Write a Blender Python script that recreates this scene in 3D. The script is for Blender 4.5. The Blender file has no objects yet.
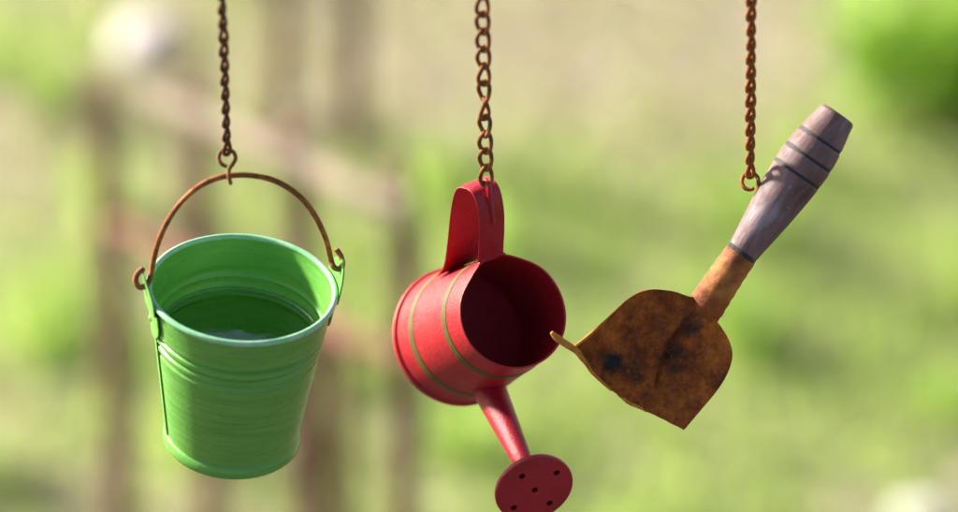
import bpy, bmesh, math, random
import numpy as np
from mathutils import Vector, Matrix

random.seed(7)
rng = np.random.default_rng(11)
scene = bpy.context.scene
COL = scene.collection
R = math.radians

# ------------------------------------------------------------------ camera
FPX = 5000.0                    # focal length in photograph pixels (188 mm lens)
DIST = 2.0                    # distance from the lens to the hanging toys
S = DIST / FPX                  # size of one photograph pixel at that distance (0.4 mm)
PITCH = R(34)
LIFT = math.tan(PITCH)          # a plumb line comes this much nearer per pixel it rises
RIGHT = Vector((1, 0, 0))
FWD = Vector((0, math.cos(PITCH), -math.sin(PITCH)))
UP = Vector((0, math.sin(PITCH), math.cos(PITCH)))
CENTRE = Vector((0, 0, 1.2))
CAM = CENTRE - FWD * DIST

def V(px, py, t=0.0):
    """world point seen at (px, py); t = how far it stands in front of the focus distance, in 0.4 mm steps"""
    return CAM + (FWD + RIGHT * ((px - 479) / FPX) + UP * ((256 - py) / FPX)) * (DIST - t * S)

def D(r, u, t):
    return (RIGHT * r + UP * u - FWD * t).normalized()

def onplane(px, py, z):
    d = FWD + RIGHT * ((px - 479) / FPX) + UP * ((256 - py) / FPX)
    return CAM + d * ((z - CAM.z) / d.z)

cd = bpy.data.cameras.new('camera')
cam = bpy.data.objects.new('camera', cd)
COL.objects.link(cam)
cam.matrix_world = Matrix.Translation(CAM) @ Matrix((RIGHT, UP, -FWD)).transposed().to_4x4()
cd.sensor_width = 36
cd.lens = 36 * FPX / 958
cd.clip_start = 0.05
cd.clip_end = 2000
cd.dof.use_dof = True
cd.dof.focus_distance = DIST + 5 * S
cd.dof.aperture_fstop = 4.2
scene.camera = cam

# ------------------------------------------------------------------ light
SUN_DIR = D(-0.77, 0.58, -0.14)
elev = math.asin(SUN_DIR.z)
sd = bpy.data.lights.new('sun', 'SUN')
sd.energy = 4.6
sd.angle = R(5.0)
sd.color = (1.0, 0.945, 0.86)
sun = bpy.data.objects.new('sun', sd)
sun.rotation_euler = SUN_DIR.to_track_quat('Z', 'Y').to_euler()
sun.location = (-3, -1, 5)
COL.objects.link(sun)
w = bpy.data.worlds.new('World')
scene.world = w
w.use_nodes = True
nt = w.node_tree
sky = nt.nodes.new('ShaderNodeTexSky')
sky.sky_type = 'NISHITA'
sky.sun_disc = False
sky.sun_elevation = elev
sky.sun_rotation = math.atan2(SUN_DIR.x, SUN_DIR.y)
sky.dust_density = 2.5
bg = nt.nodes['Background']
bg.inputs['Strength'].default_value = 0.068
nt.links.new(sky.outputs[0], bg.inputs['Color'])
scene.view_settings.view_transform = 'Standard'
scene.view_settings.look = 'None'
scene.view_settings.exposure = 1.45
scene.view_settings.gamma = 1
scene.cycles.use_denoising = True
scene.cycles.max_bounces = 8

# ------------------------------------------------------------------ object helpers
def tag(o, label=None, cat=None, group=None, kind=None):
    if label: o['label'] = label
    if cat: o['category'] = cat
    if group: o['group'] = group
    if kind: o['kind'] = kind
    return o

def thing(name, label, cat, M, group=None):
    o = bpy.data.objects.new(name, None)
    o.empty_display_size = 0.02
    COL.objects.link(o)
    o.matrix_world = M
    return tag(o, label, cat, group)

def mesh_obj(name, verts, faces, mat, parent=None, smooth=40):
    me = bpy.data.meshes.new(name)
    me.from_pydata([tuple(v) for v in verts], [], faces)
    me.update()
    bm = bmesh.new(); bm.from_mesh(me)
    bmesh.ops.recalc_face_normals(bm, faces=bm.faces)
    bm.to_mesh(me); bm.free()
    if smooth:
        me.shade_smooth()
        me.set_sharp_from_angle(angle=R(smooth))
    me.materials.append(mat)
    o = bpy.data.objects.new(name, me)
    COL.objects.link(o)
    if parent is not None: o.parent = parent
    return o

def lathe(profile, n=128, closed=False):
    """profile of (radius, height) turned round z, in photograph pixels; returns metres"""
    vs, fs = [], []
    m = len(profile)
    for k in range(n):
        a = 2 * math.pi * k / n
        for r, h in profile:
            vs.append(Vector((r * math.cos(a), r * math.sin(a), h)) * S)
    for k in range(n):
        k2 = (k + 1) % n
        for i in range(m if closed else m - 1):
            j = (i + 1) % m
            fs.append((k * m + i, k2 * m + i, k2 * m + j, k * m + j))
    return vs, fs

def cap(vs, fs, ring):
    fs.append(tuple(ring))

def tube(path, rad, n=10, closed=False, flat=None):
    """path in metres; rad a number or list in metres"""
    P = [Vector(p) for p in path]
    m = len(P)
    rads = rad if isinstance(rad, (list, tuple)) else [rad] * m
    T = []
    for i in range(m):
        if closed: t = P[(i + 1) % m] - P[i - 1]
        else: t = P[min(i + 1, m - 1)] - P[max(i - 1, 0)]
        T.append(t.normalized())
    ref = Vector((0.3, 0.2, 0.9))
    if abs(ref.dot(T[0])) > 0.9: ref = Vector((1, 0, 0))
    nrm = (ref - T[0] * ref.dot(T[0])).normalized()
    N = [nrm]
    for i in range(1, m):
        q = T[i - 1].rotation_difference(T[i])
        v = q @ N[-1]
        N.append((v - T[i] * v.dot(T[i])).normalized())
    twist = 0.0
    if closed:
        q = T[-1].rotation_difference(T[0])
        v = q @ N[-1]
        twist = math.atan2(T[0].dot(v.cross(N[0])), v.dot(N[0]))
    vs, fs = [], []
    for i in range(m):
        B = T[i].cross(N[i])
        for k in range(n):
            a = 2 * math.pi * k / n + twist * i / m
            vs.append(P[i] + (N[i] * math.cos(a) + B * math.sin(a)) * rads[i])
    for i in range(m if closed else m - 1):
        j = (i + 1) % m
        for k in range(n):
            k2 = (k + 1) % n
            fs.append((i * n + k, i * n + k2, j * n + k2, j * n + k))
    if not closed:
        for e, i in ((-1, 0), (1, m - 1)):
            c = len(vs)
            vs.append(P[i] + T[i] * e * rads[i] * 0.45)
            for k in range(n):
                fs.append((i * n + k, i * n + (k + 1) % n, c))
    return vs, fs

def spline(pts, per=8, closed=False):
    """Catmull-Rom through the points"""
    P = [Vector(p) for p in pts]
    n = len(P)
    out = []
    rng_ = n if closed else n - 1
    for i in range(rng_):
        if closed:
            a, b, c, d = P[i - 1], P[i], P[(i + 1) % n], P[(i + 2) % n]
        else:
            a, b, c, d = P[max(i - 1, 0)], P[i], P[i + 1], P[min(i + 2, n - 1)]
        for k in range(per):
            t = k / per
            out.append(0.5 * ((2 * b) + (c - a) * t + (2 * a - 5 * b + 4 * c - d) * t * t
                              + (3 * b - a - 3 * c + d) * t ** 3))
    if not closed: out.append(P[-1])
    return out

def merge(*parts):
    vs, fs = [], []
    for v, f in parts:
        o = len(vs)
        vs += list(v)
        fs += [tuple(i + o for i in q) for q in f]
    return vs, fs

def frame(axis, ref):
    """rotation whose z is axis and whose y leans to ref"""
    z = axis.normalized()
    y = (ref - z * ref.dot(z)).normalized()
    x = y.cross(z)
    return Matrix((x, y, z)).transposed()

def mat_at(loc, rot3=None):
    M = Matrix.Translation(loc)
    return M @ rot3.to_4x4() if rot3 is not None else M

# ------------------------------------------------------------------ materials
class Mat:
    def __init__(self, name):
        self.m = bpy.data.materials.new(name)
        self.m.use_nodes = True
        self.t = self.m.node_tree
        self.b = self.t.nodes['Principled BSDF']
        self.co = self.t.nodes.new('ShaderNodeTexCoord')
    def n(self, typ, **kw):
        nd = self.t.nodes.new(typ)
        for k, v in kw.items():
            if k in nd.inputs.keys(): nd.inputs[k].default_value = v
            else: setattr(nd, k, v)
        return nd
    def l(self, a, b): self.t.links.new(a, b)
    def noise(self, scale, detail=6, rough=0.6, stretch=None, dist=0.0, off=None):
        nd = self.n('ShaderNodeTexNoise', Scale=scale, Detail=detail, Roughness=rough, Distortion=dist)
        src = self.co.outputs['Object']
        if stretch or off:
            mp = self.n('ShaderNodeMapping')
            if stretch: mp.inputs['Scale'].default_value = stretch
            if off: mp.inputs['Location'].default_value = off
            self.l(src, mp.inputs['Vector']); src = mp.outputs['Vector']
        self.l(src, nd.inputs['Vector'])
        return nd.outputs['Fac']
    def ramp(self, fac, stops):
        r = self.n('ShaderNodeValToRGB')
        e = r.color_ramp.elements
        while len(e) < len(stops): e.new(0.5)
        for q, (p, c) in zip(e, stops):
            q.position = p
            q.color = (*c, 1) if len(c) == 3 else c
        self.l(fac, r.inputs['Fac'])
        return r.outputs['Color']
    def mix(self, fac, a, b, mode='MIX'):
        x = self.n('ShaderNodeMix', data_type='RGBA', blend_type=mode)
        for val, s in ((fac, x.inputs[0]), (a, x.inputs[6]), (b, x.inputs[7])):
            if isinstance(val, (int, float)): s.default_value = val
            elif isinstance(val, tuple): s.default_value = (*val, 1)
            else: self.l(val, s)
        return x.outputs[2]
    def base(self, c):
        if isinstance(c, tuple): self.b.inputs['Base Color'].default_value = (*c, 1)
        else: self.l(c, self.b.inputs['Base Color'])
    def bump(self, h, strength=0.3, dist=0.0005):
        b = self.n('ShaderNodeBump', Strength=strength, Distance=dist)
        self.l(h, b.inputs['Height'])
        self.l(b.outputs['Normal'], self.b.inputs['Normal'])
    def rough(self, v):
        if isinstance(v, (int, float)): self.b.inputs['Roughness'].default_value = v
        else: self.l(v, self.b.inputs['Roughness'])

def grey(v): return (v, v, v)

def rust_mat(name, dark, mid, bright, scale=180.0, bias=0.0, bump=0.5):
    m = Mat(name)
    c = m.ramp(m.noise(scale, 8, 0.65), [(0.30 + bias, dark), (0.5 + bias, mid), (0.70 + bias, bright)])
    spots = m.ramp(m.noise(scale * 3.1, 4, 0.6, off=(3, 1, 2)), [(0.56, grey(0.0)), (0.66, grey(1.0))])
    c = m.mix(spots, c, tuple(0.5 * d + 0.5 * x for d, x in zip(dark, mid)))
    m.base(c)
    m.rough(m.ramp(m.noise(scale * 1.7, 4), [(0.3, grey(0.55)), (0.7, grey(0.9))]))
    m.b.inputs['Specular IOR Level'].default_value = 0.3
    m.bump(m.noise(scale * 4, 6, 0.7), bump, 0.0006)
    return m.m

def paint_mat(name, main, dark, pale, rough=0.38, bump=0.12, scale=60.0, pale_at=0.68, streak=None, grain=750):
    m = Mat(name)
    c = m.ramp(m.noise(scale, 5, 0.6, stretch=streak), [(0.33, dark), (0.62, main)])
    fleck = m.ramp(m.noise(scale * 9, 5, 0.7, off=(1, 5, 2)), [(pale_at, grey(0)), (pale_at + 0.07, grey(1))])
    c = m.mix(fleck, c, pale)
    m.base(c)
    m.rough(m.ramp(m.noise(scale * 4, 4), [(0.3, grey(rough - 0.08)), (0.7, grey(rough + 0.12))]))
    m.bump(m.noise(grain, 4, 0.75), bump, 0.0008)
    return m.m

GREEN = paint_mat('green_paint', (0.165, 0.44, 0.075), (0.115, 0.345, 0.050), (0.30, 0.54, 0.20), 0.32, 0.22, 70.0, 0.65, (0.6, 0.6, 7.0))
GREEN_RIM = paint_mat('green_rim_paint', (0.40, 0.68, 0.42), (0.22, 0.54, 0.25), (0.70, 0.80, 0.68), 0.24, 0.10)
RED = paint_mat('red_paint', (0.48, 0.014, 0.024), (0.39, 0.010, 0.018), (0.56, 0.09, 0.10), 0.40, 0.42, 60, 0.66)
CRIMSON = paint_mat('crimson_paint', (0.43, 0.008, 0.024), (0.34, 0.005, 0.017), (0.56, 0.08, 0.10), 0.38, 0.5, 60, 0.65)
STRIPE = paint_mat('olive_stripe_paint', (0.12, 0.105, 0.018), (0.085, 0.075, 0.015), (0.20, 0.10, 0.03), 0.5, 0.2)
RUST = rust_mat('rusty_iron', (0.06, 0.024, 0.012), (0.25, 0.082, 0.022), (0.50, 0.20, 0.05), 160)
RUST_DARK = rust_mat('dark_rusty_iron', (0.035, 0.016, 0.010), (0.125, 0.045, 0.017), (0.32, 0.125, 0.04), 160)
RUST_ORANGE = rust_mat('orange_rusty_iron', (0.08, 0.022, 0.008), (0.30, 0.085, 0.014), (0.55, 0.20, 0.035), 160)
RUST_WIRE = rust_mat('rusty_wire', (0.075, 0.026, 0.012), (0.32, 0.105, 0.024), (0.56, 0.23, 0.06), 140, 0.0, 0.3)

# ------------------------------------------------------------------ chains
def link_mesh(name, half_w, half_l, wire, twist, mat):
    pts = []
    N = 40
    for k in range(N):
        a = 2 * math.pi * k / N
        ca, sa = math.cos(a), math.sin(a)
        x = half_w * (abs(ca) ** 0.8) * (1 if ca > 0 else -1)
        z = half_l * (abs(sa) ** 0.9) * (1 if sa > 0 else -1)
        ph = twist * z / half_l
        pts.append(Vector((x * math.cos(ph), x * math.sin(ph), z)) * S)
    vs, fs = tube(pts, wire * S, 9, True)
    me = bpy.data.meshes.new(name)
    me.from_pydata([tuple(v) for v in vs], [], fs)
    bm = bmesh.new(); bm.from_mesh(me)
    bmesh.ops.recalc_face_normals(bm, faces=bm.faces)
    bm.to_mesh(me); bm.free()
    me.shade_smooth()
    me.materials.append(mat)
    return me

def chain(label, top, bottom, pitch, half_w, wire, angles, mat, extra=8):
    """links from the lowest one (its lower end at bottom) up to top and a little past it"""
    axis = (top - bottom).normalized()
    half_l = pitch / 2 + wire * 0.95
    count = int((top - bottom).length / (pitch * S)) + extra
    root = thing('chain', label, 'chain', mat_at(bottom))
    me = link_mesh('link', half_w, half_l, wire, R(42), mat)
    for k in range(count):
        o = bpy.data.objects.new('link', me)
        COL.objects.link(o)
        o.parent = root
        ang = angles(k) + random.uniform(-5, 5)
        rot = frame(axis, D(0.02, 0, 1)).to_4x4() @ Matrix.Rotation(R(ang), 4, 'Z') \
            @ Matrix.Rotation(R(random.uniform(-3, 3)), 4, 'X')
        o.matrix_local = Matrix.Translation(axis * ((k + 0.5) * pitch * S)) @ rot
    return root

# ------------------------------------------------------------------ green bucket
BT = 20
b_up = D(0.085, 0.823, 0.567)
rim_c = V(242, 290, BT)
L_B = 186.0
base_c = rim_c - b_up * (L_B * S)
bM = mat_at(base_c, frame(b_up, D(-0.24, 0.60, -0.80)))
bMi = bM.inverted()
bucket = thing('toy_bucket', 'small green painted tin bucket with rusty wire bail hanging open from a chain', 'bucket', bM)
RB, RT = 65.5, 92.0
def wall(h): return RB + (RT - RB) * h / L_B
def rib(h):
    d = 0.0
    for c in (L_B - 41, L_B - 52, L_B - 63):
        d -= 2.9 * math.exp(-((h - c) / 1.4) ** 2)
        d += 0.45 * math.exp(-((h - c - 5.5) / 3.0) ** 2)
    return d
hs = [16 + i * (L_B - 16) / 90 for i in range(91)]
outer = [(0.0, 5), (RB - 6, 5), (RB - 4, 1.5), (RB - 1, 0), (RB + 2.4, 0.6), (RB + 4.2, 3), (RB + 4.4, 6), (RB + 4.0, 10), (RB + 2.8, 13.0),
         (RB + 1.2, 14.6), (RB + 0.9, 15.4)]
outer += [(wall(h) + rib(h), h) for h in hs]
inner = [(wall(h) + rib(h) * 0.75 - 1.6, h) for h in reversed(hs)] + [(RB - 2, 12), (RB - 8, 8), (0.0, 8)]
mesh_obj('body', *lathe(outer + inner, 160), GREEN, bucket, 35)
# rolled rim
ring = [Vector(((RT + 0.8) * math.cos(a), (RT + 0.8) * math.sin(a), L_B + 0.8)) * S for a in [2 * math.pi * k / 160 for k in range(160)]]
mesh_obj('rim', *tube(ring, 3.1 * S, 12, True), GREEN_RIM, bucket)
# side seam (a folded strip down the wall)
def wall_strip(a0, half, h0, h1, lift, thick, nh=24, nw=6, round_end=True):
    vs, fs = [], []
    for side in (0, 1):
        for i in range(nh + 1):
            h = h0 + (h1 - h0) * i / nh
            for j in range(nw + 1):
                u = -1 + 2 * j / nw
                wdt = half
                if round_end:
                    e = min(h - h0, h1 - h) / half
                    if e < 1: wdt = half * math.sqrt(max(0.02, 1 - (1 - e) ** 2))
                a = a0 + u * wdt / wall(h)
                r = wall(h) + lift(h) + (thick if side else 0)
                vs.append(Vector((r * math.cos(a), r * math.sin(a), h)) * S)
    n1 = (nh + 1) * (nw + 1)
    idx = lambda s, i, j: s * n1 + i * (nw + 1) + j
    for i in range(nh):
        for j in range(nw):
            for s in (0, 1):
                fs.append((idx(s, i, j), idx(s, i, j + 1), idx(s, i + 1, j + 1), idx(s, i + 1, j)))
        for j in (0, nw):
            fs.append((idx(0, i, j), idx(1, i, j), idx(1, i + 1, j), idx(0, i + 1, j)))
    for i in (0, nh):
        for j in range(nw):
            fs.append((idx(0, i, j), idx(1, i, j), idx(1, i, j + 1), idx(0, i, j + 1)))
    return vs, fs
A_L = math.pi + 0.0        # local x runs along the ear axis
for a0 in (A_L, 0.0):
    ear = mesh_obj('ear', *wall_strip(a0, 24, L_B - 46, L_B + 27, lambda h: 1.6 + (2.6 if h > L_B - 8 else 0), 1.6, 40, 10), GREEN, bucket, 35)
    ra = a0
    for dh in (-26,):
        h = L_B + dh
        c = Vector(((wall(h) + 3.2) * math.cos(ra), (wall(h) + 3.2) * math.sin(ra), h)) * S
        out = Vector((math.cos(ra), math.sin(ra), 0.1)).normalized()
        rv, rf = lathe([(0, 2.0), (2.2, 1.6), (3.8, 0.4), (4.0, -0.6)], 20)
        q = frame(out, Vector((0, 0, 1)))
        mesh_obj('rivet', [q @ v + c for v in rv], rf, GREEN, ear)
mesh_obj('seam', *wall_strip(A_L + 0.06, 3.4, 17, L_B - 44, lambda h: 0.4, 1.2, 40, 4, False), GREEN, bucket, 35)
# wire bail: from the left curl, through the ear, over the top, through the right ear and its curl
earL = bM @ (Vector((-(RT + 2.5), 0, L_B + 17)) * S)
earR = bM @ (Vector(((RT + 2.5), 0, L_B + 17)) * S)
def tdepth(p): return (DIST - (p - CAM).dot(FWD)) / S
tl, tr = tdepth(earL), tdepth(earR)
def tm(px):
    y = 175.3 + 91 * (1 - math.sqrt(max(0, 1 - ((px - 242) / 91) ** 2)))
    return tl + (tr - tl) * (px - 150) / 187 + max(0, 268 - y) * LIFT * 0.95
bail_px = [(143.5, 268.5, tl + 2), (138, 273, tl + 3), (135.5, 280, tl + 3), (138.5, 286.5, tl + 2), (144, 286.5, tl + 1), (149, 281, tl), (152.5, 266, tl - 2),
           (157, 246, tm(157)), (165, 226, tm(165)), (178, 206, tm(178)), (196, 188.5, tm(196)), (214, 179, tm(214)), (231, 175.5, tm(231)), (250, 175.3, tm(250)),
           (270, 179, tm(270)), (288, 187.5, tm(288)), (303, 200, tm(303)), (316, 218, tm(316)), (326, 240, tm(326)),
           (330.5, 258, tr + 2), (333.5, 266.5, tr + 1), (338.5, 269, tr), (342.5, 265, tr - 1), (341, 256.5, tr - 2), (336.5, 249.5, tr - 2)]
bp = spline([V(*q) for q in bail_px], 8)
vs, fs = tube([bMi @ p for p in bp], 2.9 * S, 12)
mesh_obj('bail', vs, fs, RUST_WIRE, bucket)

m = Mat('clear_water')
lw = m.n('ShaderNodeLayerWeight')
pw = m.n('ShaderNodeMath', operation='POWER'); m.l(lw.outputs['Facing'], pw.inputs[0]); pw.inputs[1].default_value = 4.0
ma = m.n('ShaderNodeMath', operation='MULTIPLY_ADD'); m.l(pw.outputs[0], ma.inputs[0]); ma.inputs[1].default_value = 0.85; ma.inputs[2].default_value = 0.12
see = m.n('ShaderNodeBsdfTransparent'); see.inputs['Color'].default_value = (0.94, 0.98, 0.86, 1)
gl = m.n('ShaderNodeBsdfGlossy', Roughness=0.02)
bu = m.n('ShaderNodeBump', Strength=0.35, Distance=0.001); m.l(m.noise(60, 3, 0.5), bu.inputs['Height'])
m.l(bu.outputs[0], gl.inputs['Normal'])
mx = m.n('ShaderNodeMixShader'); m.l(ma.outputs[0], mx.inputs[0]); m.l(see.outputs[0], mx.inputs[1]); m.l(gl.outputs[0], mx.inputs[2])
m.l(mx.outputs[0], m.t.nodes['Material Output'].inputs['Surface'])
WL = L_B - 57
win = lambda h: wall(h) - 2.1
wpr = [(0, 8.6), (RB - 9, 8.6)] + [(win(h) - 1.2, h) for h in (18, 40, 70, WL - 8)] + [(win(WL + 1.8) - 0.3, WL + 1.8), (win(WL) - 1.2, WL + 0.9), (win(WL) - 3.0, WL + 0.25), (win(WL) - 6, WL), (0, WL)]
wo = mesh_obj('water', *lathe(wpr, 128), m.m, None, 60)
wo.matrix_world = bM
tag(wo, 'still clear water standing half deep inside the small green bucket', 'water')

c1b = V(227, 153, tm(231)); c1t = V(222, -2, tm(231) + 155 * LIFT)
ch1 = chain('rusty dark twisted-link chain with an open hook, holding the green bucket', c1t, c1b, 16.4, 4.2, 2.1,
            lambda k: 62 + 14 * math.sin(k * 0.5) + (18 if k > 8 else 0), RUST_DARK)
t0 = tm(231)
hook_px = [(226.5, 166.5, t0 + 3), (221.5, 164, t0 + 3), (218.6, 158.5, t0 + 2), (220.3, 152.3, t0 + 1), (226.8, 149.5, t0), (233.4, 152.3, t0), (235.6, 158.5, t0 + 1),
           (232.5, 164.5, t0 + 3), (229, 169.5, t0 + 5), (228.6, 175.5, t0 + 6), (230, 181, t0 + 4.5), (230.6, 183.2, t0 + 1), (230, 181, t0 - 4), (229, 176, t0 - 6)]
vs, fs = tube([p - c1b for p in spline([V(*q) for q in hook_px], 6)], 2.0 * S, 10)
mesh_obj('hook', vs, fs, RUST, ch1)

# ------------------------------------------------------------------ red watering can
CT = -90
can_a = D(0.373, 0.18, 0.91)
base0 = V(457.5, 337, CT - 70)
L_C = 150.0
up_rot = D(-0.36, 0.93, 0.0)
cM = mat_at(base0, frame(can_a, up_rot))
cMi = cM.inverted()
can = thing('watering_can', 'small red painted watering can with two olive stripes hanging mouth forward from its strap handle', 'watering can', cM)
R0, R1 = 70.5, 57.5
def cw(h): return R0 + (R1 - R0) * h / L_C
hs = [9 + i * (L_C - 9) / 60 for i in range(61)]
prof = [(0, 3), (R0 - 5, 3), (R0 - 4, 0.5), (R0 - 2, -0.4), (R0 + 1.2, 0), (R0 + 2.1, 1.5), (R0 + 2.1, 4.0), (R0 + 1.4, 5.8), (R0 - 1.8, 6.6), (R0 - 2.2, 7.4), (R0 - 1.8, 8.2)]
prof += [(cw(h), h) for h in hs]
prof += [(R1 + 0.5, L_C + 0.6), (R1, L_C + 1.3), (R1 - 0.9, L_C + 0.9)]
prof += [(cw(h) - 1.5, h) for h in reversed(hs)] + [(R0 - 5, 5.5), (0, 5.5)]
vs, fs = lathe(prof, 160)
def pinch(v):
    """the mouth is pulled up to a blunt corner where the strap is folded over it"""
    a = math.atan2(v.x, v.y)
    k = max(0, v.z / (L_C * S)) ** 6
    g = math.exp(-(a / 0.30) ** 2) * 3.2 - math.exp(-((abs(a) - 0.62) / 0.28) ** 2) * 1.6
    f = 1 + k * g / R1 + k * 0.010 * math.sin(3 * a + 0.6)
    return Vector((v.x * f, v.y * f, v.z))
mesh_obj('body', [pinch(v) for v in vs], fs, RED, can, 35)
for h0, h1 in ((0.235 * L_C, 0.235 * L_C + 9.5), (0.735 * L_C, 0.735 * L_C + 9)):
    band = [(cw(h) + d, h) for h, d in ((h0, -0.6), (h0, 0.45), ((h0 + h1) / 2, 0.45), (h1, 0.45), (h1, -0.6), ((h0 + h1) / 2, -0.6))]
    bv, bf = lathe(band, 160, True)
    mesh_obj('stripe', [pinch(v) for v in bv], bf, STRIPE, can, 35)

# strap handle: ribbon in the plane of the can's axis (local y up, z towards the mouth)
strap = spline([Vector((0, y, z)) * S for y, z in (
    (R1 + 0.5, L_C - 1.0), (R1 + 3.5, L_C + 2.0), (R1 + 9, L_C + 8), (R1 + 22, L_C + 23), (R1 + 40, L_C + 40), (R1 + 57, L_C + 49), (R1 + 69, L_C + 47), (R1 + 76.5, L_C + 32),
    (R1 + 75, L_C + 18), (R1 + 60, L_C - 5), (R1 + 34, L_C - 37), (R1 + 15, L_C - 62), (cw(L_C - 80) + 1.0, L_C - 80), (cw(L_C - 88) - 0.5, L_C - 88))], 8)
def ribbon(path, half, thick):
    vs, fs = [], []
    m = len(path)
    for i, p in enumerate(path):
        t = (path[min(i + 1, m - 1)] - path[max(i - 1, 0)]).normalized()
        n = t.cross(Vector((1, 0, 0)))
        hw = half(i / (m - 1)) * S
        sec = [(-hw, -thick), (-hw * 0.5, -thick), (hw * 0.5, -thick), (hw, -thick), (hw + 0.5 * S, 0), (hw, thick), (hw * 0.5, thick), (-hw * 0.5, thick), (-hw, thick), (-hw - 0.5 * S, 0)]
        for x, d in sec:
            crown = 1.1 * S * (1 - (x / hw) ** 2)
            vs.append(p + Vector((x, 0, 0)) + n * (d * S - crown))
    k = 10
    for i in range(m - 1):
        for j in range(k):
            fs.append((i * k + j, i * k + (j + 1) % k, (i + 1) * k + (j + 1) % k, (i + 1) * k + j))
    fs.append(tuple(range(k))); fs.append(tuple((m - 1) * k + j for j in range(k)))
    return vs, fs
hd = mesh_obj('handle', *ribbon(strap, lambda u: 14.5 + 9.0 * max(0, min(1, (u - 0.45) / 0.5)), 0.9), CRIMSON, can, 40)

fold = [pinch(Vector((R1 * math.sin(a), R1 * math.cos(a), L_C + 1.0)) * S) for a in [(-1 + 2 * i / 16) * 0.27 for i in range(17)]]
mesh_obj('rim_fold', *tube(fold, [(1.2 + 1.3 * math.sin(math.pi * i / 16) + 0.5 * math.sin(i * 1.3)) * S for i in range(17)], 10), CRIMSON, can)

# spout and rose
sp_dir = D(0.285, -0.585, 0.76)
sp_start = V(484, 378, CT - 24)
sp_end = V(525, 466, 62 + CT)
q = frame((sp_end - sp_start), UP)
Ls = (sp_end - sp_start).length / S
pr = [(19.0, -8), (18.6, 0), (9.4, Ls), (9.4, Ls + 4)]
pr = [(19.0 - (19.0 - 9.3) * (i / 24), -8 + (Ls + 12) * i / 24) for i in range(25)]
vs, fs = lathe(pr, 64)
mesh_obj('spout', [cMi @ (q @ v + sp_start) for v in vs], fs, CRIMSON, can)
# collar where the spout is soldered to the body
vs, fs = lathe([(20.2, 9), (21.6, 10.5), (22.0, 13), (21.0, 15.5), (18.0, 16.5)], 64)
rose_c = V(534.6, 489.4, 80 + CT)
q = frame(sp_dir, D(0.0, 1, 0))
RR = 40.5
pr = [(0, -25), (9.2, -25), (10.4, -18), (16, -12), (27, -8.6), (RR - 3, -7.6), (RR - 0.8, -7.0), (RR, -5.2), (RR + 0.3, -2.8), (RR, -0.9), (RR - 0.8, -0.1), (RR - 2.6, 0.1), (RR * 0.5, 0.6), (0, 0.8)]
vs, fs = lathe(pr, 96)
rose = mesh_obj('rose', [cMi @ (q @ v + rose_c) for v in vs], fs, CRIMSON, can, 30)
# sprinkling holes: punch them through the rose's face
qi = q.inverted()
holes = []
def on_face(px, py):
    d = (V(px, py, 0) - CAM).normalized()
    t = (rose_c - CAM).dot(sp_dir) / d.dot(sp_dir)
    return qi @ (CAM + d * t - rose_c)
hp = [on_face(*p) for p in ((522, 476), (556.5, 472.6), (534.6, 489.4), (549.5, 502.8), (513.7, 507.5))]
cutv, cutf = [], []
for p in hp:
    v, f = lathe([(0, -4.5), (3.4, -4.5), (3.4, 4.5), (0, 4.5)], 20)
    cutv, cutf = merge((cutv, cutf), ([x + Vector((p.x, p.y, 0)) for x in v], f))
cut = mesh_obj('cutter', [cMi @ (q @ v + rose_c) for v in cutv], cutf, CRIMSON, can)
for o_ in (rose, cut):
    bm = bmesh.new(); bm.from_mesh(o_.data)
    bmesh.ops.remove_doubles(bm, verts=bm.verts, dist=1e-6)
    bmesh.ops.recalc_face_normals(bm, faces=bm.faces)
    bm.to_mesh(o_.data); bm.free()
mod = rose.modifiers.new('holes', 'BOOLEAN')
mod.operation = 'DIFFERENCE'; mod.object = cut; mod.solver = 'EXACT'
bpy.context.view_layer.update()
dg = bpy.context.evaluated_depsgraph_get()
me = bpy.data.meshes.new_from_object(rose.evaluated_get(dg))
rose.modifiers.clear()
rose.data = me
me.name = 'rose'
me.shade_smooth(); me.set_sharp_from_angle(angle=R(30))
bpy.data.objects.remove(cut)
m = Mat('hole_shade'); m.base((0.012, 0.008, 0.010)); m.rough(0.8)  # near-black lining that paints the shade inside the holes
HOLE = m.m
for p in hp:
    v, f = lathe([(0, -4.2), (3.3, -4.2), (3.3, -2.2), (3.0, -2.2), (3.0, -3.6), (0, -3.6)], 20)
    mesh_obj('hole', [cMi @ (q @ (x + Vector((p.x, p.y, 0)) * 1.0) + rose_c) for x in v], f, HOLE, rose)

# painted pin through the strap that takes the chain
def strap_pt(f, x, lift):
    i = min(int(f * (len(strap) - 1)), len(strap) - 2)
    p = strap[i]; t = (strap[i + 1] - p).normalized()
    n = Vector((1, 0, 0)).cross(t)
    if n.z < 0 and n.y < 0: n = -n
    return cM @ (p + Vector((x, 0, 0)) * S + n * lift * S)
tp = tdepth(strap_pt(0.45, 0, 8))
pin_pts = [strap_pt(0.425, 1.5, 1.0), strap_pt(0.435, 1.5, 5), strap_pt(0.455, 1, 9.5), strap_pt(0.44, 0, 12.0), strap_pt(0.415, -0.5, 9.0), strap_pt(0.385, -0.5, 4.0), strap_pt(0.34, 0, 2.2), strap_pt(0.285, 0.5, 2.0)]
PINW = [2.2, 2.4, 2.5, 2.6, 2.9, 3.0, 2.1, 2.3]
pp = spline(pin_pts, 6)
rad = [PINW[min(int(i / 6), 7)] * (1 - (i % 6) / 6) + PINW[min(int(i / 6) + 1, 7)] * ((i % 6) / 6) for i in range(len(pp))]
vs, fs = tube([cMi @ p for p in pp], [r * S for r in rad], 10)
mesh_obj('hanging_pin', vs, fs, CRIMSON, can)

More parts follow.
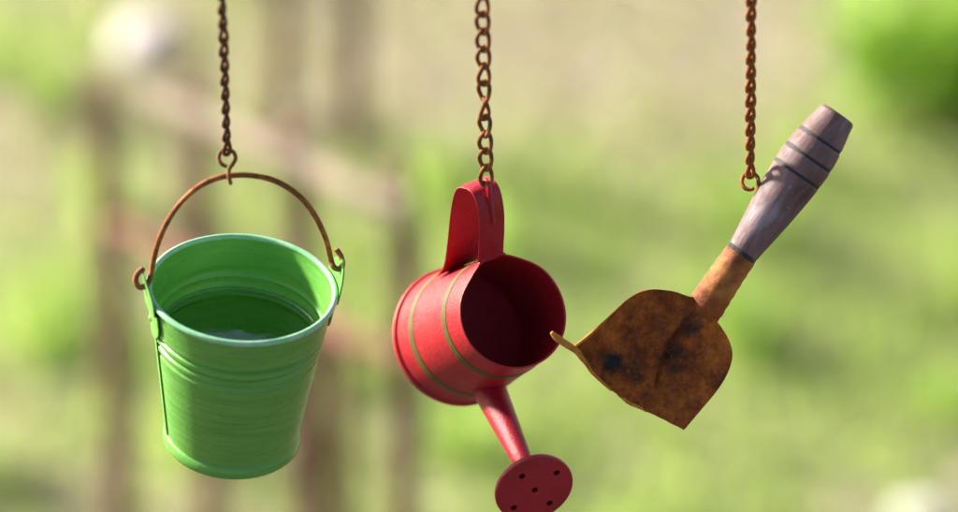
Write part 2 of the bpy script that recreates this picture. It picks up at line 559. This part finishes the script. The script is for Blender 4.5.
c2b = V(486, 184.5, tp); c2t = V(482, -2, tp + 186 * LIFT)
def ang2(k):
    return {0: 12, 1: -10, 2: 0, 3: -38, 4: 62, 5: -34, 6: 28, 7: -6, 8: 4, 9: -8, 10: 26}.get(k, 15)
chain('rusty brown chain of wide open links holding the red watering can', c2t, c2b, 20.0, 5.9, 2.25, ang2, RUST)

# ------------------------------------------------------------------ trowel
h_bot, h_top = V(743, 251.5, 0), V(838.5, 113.5, 8)
t_ax = (h_top - h_bot).normalized()
tM = mat_at(h_bot, frame(t_ax, D(0, 0.2, 1)))
tMi = tM.inverted()
trowel = thing('hand_trowel', 'small rusty garden trowel with worn lilac brown wooden handle hanging aslant from a chain', 'trowel', tM)
LH = (h_top - h_bot).length / S
def stain_or_shade(mm, c, px, py, rad, col, ns=90, t=0):
    o = tMi @ V(px, py, t)
    vd = mm.n('ShaderNodeVectorMath', operation='DISTANCE')
    mm.l(mm.co.outputs['Object'], vd.inputs[0]); vd.inputs[1].default_value = o
    ad = mm.n('ShaderNodeMath', operation='MULTIPLY_ADD')
    mm.l(mm.noise(ns, 6, 0.7, off=(px, py, 0)), ad.inputs[0]); ad.inputs[1].default_value = 34 * S; mm.l(vd.outputs['Value'], ad.inputs[2])
    f = mm.n('ShaderNodeMapRange')
    f.inputs['From Min'].default_value = (rad + 17 + 5) * S; f.inputs['From Max'].default_value = (rad + 17 - 5) * S
    mm.l(ad.outputs[0], f.inputs['Value'])
    return mm.mix(f.outputs[0], c, col)
# wood material: worn paint, grain along local z
m = Mat('worn_lilac_wood')
base = m.ramp(m.noise(95, 7, 0.68, stretch=(1, 1, 0.30)), [(0.33, (0.10, 0.050, 0.045)), (0.45, (0.18, 0.094, 0.085)), (0.55, (0.235, 0.142, 0.138)), (0.67, (0.36, 0.275, 0.30))])
grain = m.ramp(m.noise(900, 4, 0.6, stretch=(1, 1, 0.06)), [(0.35, grey(0.75)), (0.65, grey(1.0))])
c = m.mix(0.45, base, grain, 'MULTIPLY')
fleck = m.ramp(m.noise(420, 4, 0.6, off=(2, 0, 1)), [(0.68, grey(0)), (0.74, grey(1))])
c = m.mix(fleck, c, (0.52, 0.46, 0.47))
dk = m.ramp(m.noise(95, 5, 0.7, off=(0, 4, 1)), [(0.58, grey(0)), (0.74, grey(0.9))])
c = m.mix(dk, c, (0.09, 0.075, 0.085))
c = stain_or_shade(m, c, 764, 187, 3, (0.05, 0.04, 0.045), 200, 14)
c = stain_or_shade(m, c, 775, 182, 3, (0.07, 0.06, 0.075), 200, 20)
m.base(c)
m.rough(m.ramp(m.noise(200, 4), [(0.3, grey(0.52)), (0.7, grey(0.78))]))
m.bump(m.noise(800, 6, 0.65, stretch=(1, 1, 0.15)), 0.35, 0.0006)
WOOD = m.m
m = Mat('burnt_groove'); m.base((0.020, 0.024, 0.034)); m.rough(0.7); m.bump(m.noise(900), 0.3, 0.0004)
GROOVE = m.m
key = [(0, 16.2), (20, 18.6), (45, 22.0), (70, 25.2), (92, 27.2), (108, 27.6), (124, 26.6), (140, 24.0), (154, 21.0), (LH - 2.5, 18.9)]
def hr(h):
    for (a, ra), (b, rb) in zip(key, key[1:]):
        if h <= b:
            return ra + (rb - ra) * (h - a) / (b - a)
    return key[-1][1]
def hsm(h): return (hr(max(0, h - 6)) + hr(h) * 2 + hr(min(LH - 2.5, h + 6))) / 4
grooves = (94.5, 114.5, 135.5)
pr = [(0, 0), (15.4, 0), (16.1, 0.8)]
N = 220
for i in range(N + 1):
    h = 1.5 + (LH - 4.5) * i / N
    r = hsm(h)
    for g in grooves: r -= 1.9 * math.exp(-((h - g) / 1.5) ** 2)
    pr.append((r, h))
pr += [(18.2, LH - 1.2), (16.4, LH - 0.2), (9, LH + 0.4), (0, LH + 0.5)]
hv, hf = lathe(pr, 96)
hv = [Vector((v.x * (1 + 0.012 * math.sin(v.z / S * 0.05)), v.y, v.z)) for v in hv]
handle = mesh_obj('handle', hv, hf, WOOD, trowel, 40)
for g in grooves:
    rg = hsm(g)
    mesh_obj('groove', *lathe([(rg - 2.2, g - 1.5), (rg - 0.75, g - 1.45), (rg - 0.75 , g + 1.45), (rg - 2.2, g + 1.5)], 96, True), GROOVE, handle, 40)
mesh_obj('collar', *lathe([(14, -4.2), (15.8, -4.2), (16.2, -3.4), (16.2, -0.6), (15.6, 0.2), (14, 0.3)], 96, True),
         rust_mat('dark_collar_iron', (0.02, 0.017, 0.018), (0.06, 0.045, 0.045), (0.18, 0.14, 0.14), 250), trowel, 40)
# rusty socket
SB = Mat('brown_flaky_rust')                      # the lower socket is as brown as the blade
SB.base(SB.ramp(SB.noise(60, 9, 0.7), [(0.34, (0.035, 0.012, 0.007)), (0.46, (0.19, 0.044, 0.008)), (0.60, (0.36, 0.09, 0.012))]))
SB.rough(0.75); SB.bump(SB.noise(420, 8, 0.7), 0.55, 0.0008)
sx = SB.n('ShaderNodeSeparateXYZ'); SB.l(SB.co.outputs['Object'], sx.inputs[0])
sa = SB.n('ShaderNodeMath', operation='MULTIPLY_ADD'); SB.l(SB.noise(150, 5, 0.7), sa.inputs[0]); sa.inputs[1].default_value = 60 * S; SB.l(sx.outputs['Z'], sa.inputs[2])
sr = SB.n('ShaderNodeMapRange'); SB.l(sa.outputs[0], sr.inputs['Value']); sr.inputs['From Min'].default_value = -38 * S; sr.inputs['From Max'].default_value = -16 * S
ob = SB.ramp(SB.noise(110, 8, 0.65), [(0.30, (0.085, 0.028, 0.012)), (0.5, (0.32, 0.092, 0.016)), (0.70, (0.56, 0.22, 0.045))])
SB.base(SB.mix(sr.outputs[0], SB.b.inputs['Base Color'].links[0].from_socket, ob))
RUST_SOCKET = SB.m
sk = [(0, -4), (16.4, -4), (17.0, -5.5)]
for i in range(61):
    h = -6 - 94 * i / 60
    r = 16.6 + 2.0 * min(1, i / 36) + 0.3 * math.sin(i * 0.9)
    if i > 36: r -= 9.0 * ((i - 36) / 24) ** 2
    sk.append((r, h))
sk.append((0, -101.5))
sv, sf = lathe(sk, 72)
def lump(v):
    n = math.sin(v.x * 900 + 1) * math.sin(v.y * 800) * math.sin(v.z * 500)
    d = max(0, (-v.z / S - 34) / 60)
    return Vector((v.x * (1 + 0.018 * n), v.y * (1 + 0.018 * n) - 27 * S * d ** 1.25, v.z))
mesh_obj('socket', [lump(v) for v in sv], sf, RUST_SOCKET, trowel)
# blade: a grid between its left and right edges, curled up along the cut end
left_px = [(703, 297), (690, 296.5), (674, 291.5), (656, 289.5), (641, 292), (627.5, 300), (609, 317.5), (591, 333.5), (574.5, 347)]
right_px = [(712, 309), (715, 318), (722, 328), (729, 340), (732.5, 354), (729, 370), (719, 388), (701, 410), (684, 430)]
def seg(px, s):
    P = [Vector((a, b, 0)) for a, b in px]
    L = [0]
    for a, b in zip(P, P[1:]): L.append(L[-1] + (b - a).length)
    x = s * L[-1]
    for i in range(len(P) - 1):
        if x <= L[i + 1] + 1e-9:
            t = (x - L[i]) / (L[i + 1] - L[i])
            a, b, c, d = P[max(i - 1, 0)], P[i], P[i + 1], P[min(i + 2, len(P) - 1)]
            return 0.5 * ((2 * b) + (c - a) * t + (2 * a - 5 * b + 4 * c - d) * t * t + (3 * b - a - 3 * c + d) * t ** 3)
    return P[-1]
NU, NV = 140, 140
top, bot = [], []
ax2 = Vector((-0.567, 0.824, 0)); pe2 = Vector((0.824, 0.567, 0))
for i in range(NU + 1):
    s = i / NU
    a, b = seg(left_px, s), seg(right_px, s)
    for j in range(NV + 1):
        v = j / NV
        p = a.lerp(b, v)
        bow = 15.5 * math.sin(math.pi * v) * (s ** 3) * (0.75 + 0.25 * math.cos(math.pi * v))   # end edge is bowed
        p = p + ax2 * bow
        rag = 0.45 * (math.sin(v * 37) + math.sin(v * 71 + 1) * 0.6) * max(0, s - 0.93) / 0.07 * (1 if v < 0.7 else 0.3)
        p = p + ax2 * rag
        rel = p - Vector((703, 312, 0))
        u_, w_ = rel.dot(ax2), rel.dot(pe2)
        t = -3 - 3 * math.sin(math.pi * v) * s - 18 * max(0, 1 - s / 0.13) ** 2                        # shallow scoop
        # left wing curls towards the viewer near the cut end
        t += 34 * max(0, 1 - v / 0.42) ** 2 * s ** 1.5
        t += 5 * max(0, (v - 0.6) / 0.4) ** 2
        # tongue pressed into the blade below the socket
        if 0 < u_ < 92:
            hw_ = 15.5 * math.sin(math.pi * min(1, (u_ + 25) / 117)) ** 0.8
            e = (w_ - 4 + hw_) / 2.2
            k = max(0, min(1, e + 0.5)); k = k * k * (3 - 2 * k)
            k *= max(0, min(1, (hw_ + 4 - w_) / (1.9 * hw_ + 4)))
            t -= 8.5 * k * min(1, (92 - u_) / 6) * min(1, u_ / 30)
        t += 0.5 * math.sin(p.x * 0.21) * math.sin(p.y * 0.17 + 1)
        top.append(V(p.x, p.y, t)); bot.append(V(p.x, p.y, t - 3.0))
vs = [tMi @ p for p in top + bot]
fs = []
n1 = (NU + 1) * (NV + 1)
ix = lambda s, i, j: s * n1 + i * (NV + 1) + j
for i in range(NU):
    for j in range(NV):
        fs.append((ix(0, i, j), ix(0, i, j + 1), ix(0, i + 1, j + 1), ix(0, i + 1, j)))
        fs.append((ix(1, i, j), ix(1, i + 1, j), ix(1, i + 1, j + 1), ix(1, i, j + 1)))
    for j in (0, NV):
        fs.append((ix(0, i, j), ix(0, i + 1, j), ix(1, i + 1, j), ix(1, i, j)))
for j in range(NV):
    for i in (0, NU):
        fs.append((ix(0, i, j), ix(1, i, j), ix(1, i, j + 1), ix(0, i, j + 1)))
m = Mat('brown_rust_blade')
c = m.ramp(m.noise(48, 9, 0.70), [(0.34, (0.035, 0.012, 0.007)), (0.45, (0.22, 0.050, 0.008)), (0.56, (0.46, 0.115, 0.014)), (0.68, (0.62, 0.21, 0.028))])
fine = m.ramp(m.noise(520, 5, 0.65), [(0.38, grey(0.42)), (0.62, grey(1.0))])
c = m.mix(0.6, c, fine, 'MULTIPLY')
fl = m.ramp(m.noise(330, 5, 0.7, off=(5, 2, 7)), [(0.62, grey(0)), (0.70, grey(0.75))])
c = m.mix(fl, c, (0.42, 0.15, 0.022))
c = stain_or_shade(m, c, 612, 362, 9, (0.012, 0.013, 0.016))
c = stain_or_shade(m, c, 600, 355, 5, (0.012, 0.013, 0.016))
c = stain_or_shade(m, c, 692, 327, 11, (0.020, 0.015, 0.013))  # this and the next two paint shade into the tongue's crease
c = stain_or_shade(m, c, 676, 348, 10, (0.022, 0.016, 0.012))
c = stain_or_shade(m, c, 671, 370, 9, (0.026, 0.020, 0.012))
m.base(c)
m.rough(m.ramp(m.noise(200, 4), [(0.3, grey(0.5)), (0.7, grey(0.85))]))
m.b.inputs['Specular IOR Level'].default_value = 0.22
m.bump(m.noise(420, 8, 0.7), 0.55, 0.0008)
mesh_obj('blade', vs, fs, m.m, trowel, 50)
# bent-over sliver and burr along the cut end
def edge(v): return (top[NU * (NV + 1) + round(v * NV)] + bot[NU * (NV + 1) + round(v * NV)]) / 2
te = tdepth(edge(0))
lip = spline([V(551.5, 332.5, te + 9), V(557.5, 338.2, te + 7), V(566, 344.0, te + 3)] + [edge(v) for v in (0.03, 0.08, 0.14, 0.22, 0.40)], 8)
rl = [1.9, 3.6, 3.7, 3.3, 2.8, 2.4, 2.0, 1.2]
rad = [rl[min(i // 8, 7)] * (1 - (i % 8) / 8) + rl[min(i // 8 + 1, 7)] * ((i % 8) / 8) for i in range(len(lip))]
LIT_EDGE = rust_mat('lit_orange_rust', (0.30, 0.085, 0.014), (0.62, 0.22, 0.030), (0.75, 0.36, 0.08), 150, 0, 0.7)  # rust made paler, so light along the edges is in its colour
o = mesh_obj('bent_lip', *tube([tMi @ p for p in lip], [r * S for r in rad], 10), LIT_EDGE, trowel)
lip2 = spline([edge(v) for v in (0.46, 0.50, 0.56, 0.61, 0.66, 0.70)], 6)
def ledge(s_): return (top[round(s_ * NU) * (NV + 1)] + bot[round(s_ * NU) * (NV + 1)]) / 2
wl = spline([ledge(0.3 + 0.7 * i / 12) for i in range(13)], 5)
mesh_obj('worn_lit_edge', *tube([tMi @ p for p in wl], [(0.5 + 1.3 * i / (len(wl) - 1)) * S for i in range(len(wl))], 8), LIT_EDGE, trowel)  # thin tube that paints the lit line on the left edge
mesh_obj('edge_burr', *tube([tMi @ p for p in lip2], [(1.0 + 1.3 * math.sin(math.pi * i / (len(lip2) - 1)) + 0.3 * math.sin(i * 1.9)) * S for i in range(len(lip2))], 8), LIT_EDGE, trowel)
# screw eye in the wooden handle
eye_px = [(770, 197, -2), (763, 193.5, 6), (759.5, 190.5, 8), (758.2, 187, 7), (758.5, 182, 5), (757, 176.5, 3), (752.5, 173.2, 2), (747, 173.6, 1), (742.8, 177.5, 1), (742, 183, 2), (744.6, 187.8, 4), (749.5, 189.6, 5), (753.6, 188.2, 6)]
mesh_obj('screw_eye', *tube([tMi @ p for p in spline([V(*p) for p in eye_px], 7)], 2.1 * S, 10), RUST_ORANGE, trowel)
c3b = V(750, 175, 3); c3t = V(751, -2, 2 + 179 * LIFT)
chain('orange rusty chain of tight twisted links holding the trowel by its screw eye', c3t, c3b, 16.8, 4.4, 2.5,
      lambda k: 58 + 6 * math.sin(k * 0.9), RUST_ORANGE)

# ================================================================== the garden behind, far out of focus
m = Mat('dry_ground')
n1_ = m.noise(5.0, 6, 0.6)
n2_ = m.noise(40, 8, 0.65)
c = m.ramp(n1_, [(0.36, (0.44, 0.39, 0.22)), (0.5, (0.52, 0.44, 0.30)), (0.66, (0.38, 0.39, 0.16))])
c = m.mix(m.ramp(n2_, [(0.35, grey(0)), (0.7, grey(1))]), c, (0.52, 0.45, 0.34))
sp = m.n('ShaderNodeSeparateXYZ'); m.l(m.co.outputs['Object'], sp.inputs[0])
ad = m.n('ShaderNodeMath', operation='MULTIPLY_ADD'); m.l(m.noise(1.6, 5, 0.6, off=(4, 2, 0)), ad.inputs[0]); ad.inputs[1].default_value = 1.2; m.l(sp.outputs['Y'], ad.inputs[2])
near_mask = m.n('ShaderNodeMapRange'); m.l(ad.outputs[0], near_mask.inputs['Value'])
near_mask.inputs['From Min'].default_value = 1.45; near_mask.inputs['From Max'].default_value = 1.60
bounce_cut = m.ramp(n2_, [(0.3, (0.065, 0.050, 0.030)), (0.7, (0.13, 0.10, 0.062))])      # dark near ground, added out of view to cut bounced light
c = m.mix(near_mask.outputs[0], bounce_cut, c)
m.base(c); m.rough(0.95); m.bump(m.noise(30, 8, 0.7), 0.6, 0.02)
gv, gf = [], []
NG = 90
def gcoord(i):
    u = -1 + 2 * i / NG
    return 400 * (abs(u) ** 4) * (1 if u > 0 else -1) + 14 * u
def gz(x, y):
    return 0.02 * math.sin(x * 1.3 + 0.5) * math.sin(y * 0.9) * math.exp(-(x * x + y * y) / 2000)
for i in range(NG + 1):
    for j in range(NG + 1):
        x, y = gcoord(i), gcoord(j) + 5
        gv.append((x, y, gz(x, y)))
for i in range(NG):
    for j in range(NG):
        a = i * (NG + 1) + j
        gf.append((a, a + 1, a + NG + 2, a + NG + 1))
tag(mesh_obj('ground', gv, gf, m.m, None, 60), kind='structure')

def leaf_mat(name, a, b, trans=0.35):
    m = Mat(name)
    at = m.n('ShaderNodeAttribute', attribute_name='tint')
    c = m.ramp(at.outputs['Fac'], [(0.0, a), (1.0, b)])
    m.base(c); m.rough(0.6)
    m.b.inputs['Specular IOR Level'].default_value = 0.25
    tr = m.n('ShaderNodeBsdfTranslucent'); m.l(c, tr.inputs['Color'])
    mx = m.n('ShaderNodeMixShader'); mx.inputs[0].default_value = trans
    m.l(m.b.outputs[0], mx.inputs[1]); m.l(tr.outputs[0], mx.inputs[2])
    m.l(mx.outputs[0], m.t.nodes['Material Output'].inputs['Surface'])
    return m.m

def np_mesh(name, verts, faces, tints, mat, parent=None):
    """verts (n,3), faces (m,k)"""
    me = bpy.data.meshes.new(name)
    me.from_pydata(verts.tolist(), [], faces.tolist())
    at = me.attributes.new('tint', 'FLOAT', 'POINT')
    at.data.foreach_set('value', np.ascontiguousarray(tints, dtype=np.float32))
    me.materials.append(mat)
    me.update()
    o = bpy.data.objects.new(name, me); COL.objects.link(o)
    if parent is not None: o.parent = parent
    return o

def blades(name, label_kind, spots, hmin, hmax, width, mat):
    n = len(spots)
    h = rng.uniform(hmin, hmax, n); az = rng.uniform(0, 2 * np.pi, n); lean = rng.uniform(0.1, 0.8, n)
    dx, dy = np.cos(az), np.sin(az)
    wx, wy = -dy * width, dx * width
    z0 = np.array([gz(x, y) for x, y in spots]) - 0.005
    b = np.stack([spots[:, 0], spots[:, 1], z0], 1)
    off = np.stack([wx, wy, np.zeros(n)], 1)
    mid = b + np.stack([dx * lean * h * 0.3, dy * lean * h * 0.3, h * 0.6], 1)
    tip = b + np.stack([dx * lean * h * 0.9, dy * lean * h * 0.9, h * (1 - 0.25 * lean)], 1)
    vs = np.stack([b - off, b + off, mid - off * 0.7, mid + off * 0.7, tip], 1).reshape(-1, 3)
    k = np.arange(n)[:, None] * 5
    tris = np.concatenate([k + np.array([[0, 1, 3]]), k + np.array([[0, 3, 2]]), k + np.array([[2, 3, 4]])], 0)
    o = np_mesh(name, vs, tris, np.repeat(rng.uniform(0, 1, n), 5), mat)
    return tag(o, label_kind, 'grass', kind='stuff')

# patches where the grass is green, and bare straw-coloured ground between them
GREENS = [(600, 250, 170, 75, 1.0), (740, 420, 90, 80, 1.3), (880, 300, 130, 80, 1.0), (930, 60, 50, 90, 1.2), (640, 490, 150, 70, 1.1), (840, 400, 80, 50, 0.6), (560, 400, 90, 90, 0.7),
          (60, 25, 120, 45, 0.6), (40, 330, 90, 60, 0.8), (150, 400, 70, 60, 0.7), (300, 215, 80, 50, 0.8), (370, 300, 70, 70, 0.6), (470, 470, 60, 50, 0.7), (330, 480, 70, 40, 0.5), (230, 60, 40, 60, 0.4)]
GW = []
for px, py, rx, ry, wt in GREENS:
    g = onplane(px, py, 0)
    GW.append((g.x, g.y, rx * 0.00083, ry * 0.00150, wt))
def d_green(x, y):
    d = 0.36 - 0.26 * np.clip((y - 1.75) / 0.3, 0, 1) + 0 * x
    for gx, gy, rx, ry, wt in GW:
        d = d + wt * np.exp(-0.7 * (((x - gx) / rx) ** 2 + ((y - gy) / ry) ** 2))
    d = d * (0.85 + 0.22 * np.sin(x * 23 + 1) * np.sin(y * 17 + 0.4) + 0.15 * np.sin(x * 41 + y * 13))
    return np.clip(d, 0.03, 1)
def d_dry(x, y):
    return np.clip(1 - d_green(x, y), 0.1, 1) * 0.9
def scatter(n, dens, x0=-0.75, x1=0.75, y0=0.95, y1=3.0):
    x = rng.uniform(x0, x1, n); y = rng.uniform(y0, y1, n)
    keep = rng.uniform(0, 1, n) < dens(x, y)
    return np.stack([x[keep], y[keep]], 1)
def d_wide(x, y): return np.where((abs(x) < 0.75) & (y < 3.0), 0.0, 0.6)
lime = leaf_mat('lime_grass', (0.325, 0.51, 0.09), (0.53, 0.66, 0.20), 0.7)
tc = scatter(90, d_green, -0.6, 0.6, 1.1, 2.6)
tall = np.repeat(tc, 40, 0) + rng.normal(size=(len(tc) * 40, 2)) * 0.014
blades('tall_grass', 'taller lime green grass standing in loose tufts on the blurred ground', tall, 0.04, 0.10, 0.0022, lime)
blades('grass', 'short lime green grass growing in blurred patches low and right on the ground',
       np.concatenate([scatter(60000, d_green), scatter(30000, d_wide, -4, 4, 0.8, 9)]), 0.012, 0.038, 0.0020,
       leaf_mat('green_grass', (0.335, 0.50, 0.09), (0.54, 0.65, 0.20), 0.7))
blades('dry_grass', 'pale dry straw grass lying over the beige ground between green patches', scatter(30000, d_dry), 0.012, 0.04, 0.0016,
       leaf_mat('straw_grass', (0.40, 0.35, 0.20), (0.54, 0.46, 0.31)))

# fence: round posts with two rails, running away to the left
m = Mat('weathered_brown_wood')
c = m.ramp(m.noise(14, 7, 0.65, stretch=(1, 1, 0.2)), [(0.3, (0.18, 0.088, 0.060)), (0.7, (0.31, 0.175, 0.12))])
m.base(c); m.rough(0.85); m.bump(m.noise(60, 6, 0.7, stretch=(1, 1, 0.1)), 0.5, 0.004)
POST = m.m
m = Mat('lit_pale_wood')
c = m.ramp(m.noise(14, 7, 0.65), [(0.3, (0.34, 0.25, 0.17)), (0.7, (0.47, 0.37, 0.26))])  # paler than the posts: light on the rail's top put into its colour
m.base(c); m.rough(0.8); m.bump(m.noise(60, 6, 0.7), 0.5, 0.004)
RAIL = m.m
m = Mat('reddish_stained_wood')
c = m.ramp(m.noise(14, 7, 0.65), [(0.3, (0.30, 0.12, 0.08)), (0.7, (0.44, 0.20, 0.14))])
m.base(c); m.rough(0.8); m.bump(m.noise(60, 6, 0.7), 0.5, 0.004)
RAIL2 = m.m
ZT = 0.45
TOPS = ((402, 187), (297, 141), (195, 95))
tops = [onplane(px, py, ZT) for px, py in TOPS]
root_f = thing('fence', 'blurred low fence of thin reddish brown sticks and pale top rail behind the bucket', 'fence',
               mat_at(Vector((tops[0].x, tops[0].y, 0))))
o0 = root_f.location.copy()
def pole(p0, p1, r0, r1, n=14, seg_=14, wob=0.0025):
    path = [p0.lerp(p1, i / seg_) + Vector((wob * math.sin(i * 1.7 + p0.x * 9), wob * math.cos(i * 1.3), 0)) for i in range(seg_ + 1)]
    return tube(path, [(r0 + (r1 - r0) * i / seg_) * (1 + 0.08 * math.sin(i * 2.3 + p0.y * 7)) for i in range(seg_ + 1)], n)
dirf = (tops[0] - tops[-1]).normalized()
nf = Vector((-dirf.y, dirf.x, 0))
if nf.y > 0: nf = -nf
for p, h, r_ in [(tops[0], ZT, 0.0098), (tops[1], ZT, 0.0095), (tops[2], ZT, 0.0098)]:
    mesh_obj('post', *pole(Vector((p.x, p.y, -0.05)) - o0, Vector((p.x, p.y, h + 0.012)) - o0, r_ * 1.1, r_), POST, root_f)
for (px, py, z_) in ((318, 318, 0.30), (345, 345, 0.29)):
    p = onplane(px, py, z_)
    mesh_obj('picket', *pole(Vector((p.x, p.y, -0.05)) - o0, Vector((p.x, p.y, z_)) - o0, 0.0072, 0.0065), RAIL2 if px == 318 else POST, root_f)
e0 = tops[0] + dirf * 0.02; e1 = tops[2] - dirf * 0.03
mesh_obj('top_rail', *pole(e0 + nf * 0.022 - o0, e1 + nf * 0.022 - o0, 0.0098, 0.0090), RAIL, root_f)
dz = Vector((0, 0, -0.125))
mesh_obj('lower_rail', *pole(e0 + nf * 0.022 + dz - o0, tops[2] - dirf * 0.06 + nf * 0.022 + dz - o0, 0.0075, 0.0075), RAIL2, root_f)

def stake(px, py, z, r_, lab, tilt=0.0, mat=None, zb=0.0):
    # (px, py) is where the stake passes height zb
    p = onplane(px, py, zb)
    o = mesh_obj('garden_stake', *pole(Vector((-tilt * z, 0, -0.05)), Vector((0, 0, z)), r_ * 1.1, r_ * 0.9), mat or POST, None)
    o.location = (p.x, p.y, 0)
    return tag(o, lab, 'stake', 'stakes around the fence')
stake(100, 84, 0.42, 0.011, 'leftmost blurred brown stake, standing below the white stone', zb=0.42)
stake(284, 128, 0.45, 0.011, 'blurred brown stake right of the bucket chain, rising behind the pale rail')
stake(354, 150, 0.48, 0.0115, 'thicker blurred brown stake midway between bucket chain and can chain')

# pale stones
def stone(px, py, size, lab, col):
    g = onplane(px, py, size[2] * 0.6)
    bm = bmesh.new(); bmesh.ops.create_icosphere(bm, subdivisions=4, radius=1)
    for v in bm.verts:
        n = 1 + 0.10 * math.sin(v.co.x * 3.1 + px) * math.sin(v.co.y * 2.7) + 0.06 * math.sin(v.co.z * 6 + v.co.x * 5)
        v.co = Vector((v.co.x * size[0] * n, v.co.y * size[1] * n, v.co.z * size[2] * n + size[2] * 0.6))
    me = bpy.data.meshes.new('stone'); bm.to_mesh(me); bm.free(); me.shade_smooth()
    mm = Mat('pale_stone')
    cc = mm.ramp(mm.noise(60, 8, 0.65), [(0.3, tuple(0.85 * x for x in col)), (0.7, col)])
    mm.base(cc); mm.rough(0.8); mm.b.inputs['Subsurface Weight'].default_value = 0.7; mm.b.inputs['Subsurface Scale'].default_value = 0.03; mm.bump(mm.noise(150, 8, 0.7), 0.5, 0.003)
    me.materials.append(mm.m)
    o = bpy.data.objects.new('stone', me); COL.objects.link(o); o.location = (g.x, g.y, 0)
    return tag(o, lab, 'stone')
stone(144, 40, (0.028, 0.038, 0.015), 'pale pinkish white stone blurred above the leftmost stake', (0.76, 0.71, 0.72))
stone(922, 522, (0.024, 0.022, 0.018), 'bright white stone blurred at the lower right corner of the grass', (0.84, 0.83, 0.82))

# leafy plant at the right edge
def leafy(px, py, rad, height, n, lab):
    g = onplane(px, py, 0)
    root = thing('leafy_plant', lab, 'plant', mat_at(Vector((g.x, g.y, 0))))
    cs = [(rng.uniform(-0.7, 0.7) * rad, rng.uniform(-0.7, 0.7) * rad, rng.uniform(0.25, 0.85) * height, rng.uniform(0.35, 0.55) * rad) for _ in range(14)]
    st = [tube([Vector((0.004 * i - 0.03, 0, -0.02)), Vector((c_[0] * 0.5, c_[1] * 0.5, c_[2] * 0.6)), Vector(c_[:3])], [0.003, 0.002, 0.001], 6) for i, c_ in enumerate(cs)]
    mesh_obj('stems', *merge(*st), POST, root)
    idx = rng.integers(0, len(cs), n)
    C = np.array(cs)[idx]
    dirs = rng.normal(size=(n, 3)); dirs /= np.linalg.norm(dirs, axis=1)[:, None]
    ctr = C[:, :3] + dirs * (C[:, 3] * rng.uniform(0.3, 1, n) ** 0.5)[:, None]
    ctr[:, 2] = np.maximum(ctr[:, 2], 0.01)
    a = rng.normal(size=(n, 3)); a /= np.linalg.norm(a, axis=1)[:, None]
    b = np.cross(a, rng.normal(size=(n, 3))); b /= np.linalg.norm(b, axis=1)[:, None]
    ln = rng.uniform(0.008, 0.016, n)[:, None]
    vs = np.stack([ctr - a * ln, ctr + b * ln * 0.4, ctr + a * ln, ctr - b * ln * 0.4], 1).reshape(-1, 3)
    fs = np.arange(n)[:, None] * 4 + np.array([[0, 1, 2, 3]])
    np_mesh('foliage', vs, fs, np.repeat(rng.uniform(0, 1, n), 4), leaf_mat('plant_leaves', (0.24, 0.48, 0.04), (0.42, 0.60, 0.10), 0.68), root)
leafy(946, 140, 0.105, 0.15, 1300, 'leafy bright green plant blurred at the upper right edge behind the trowel')
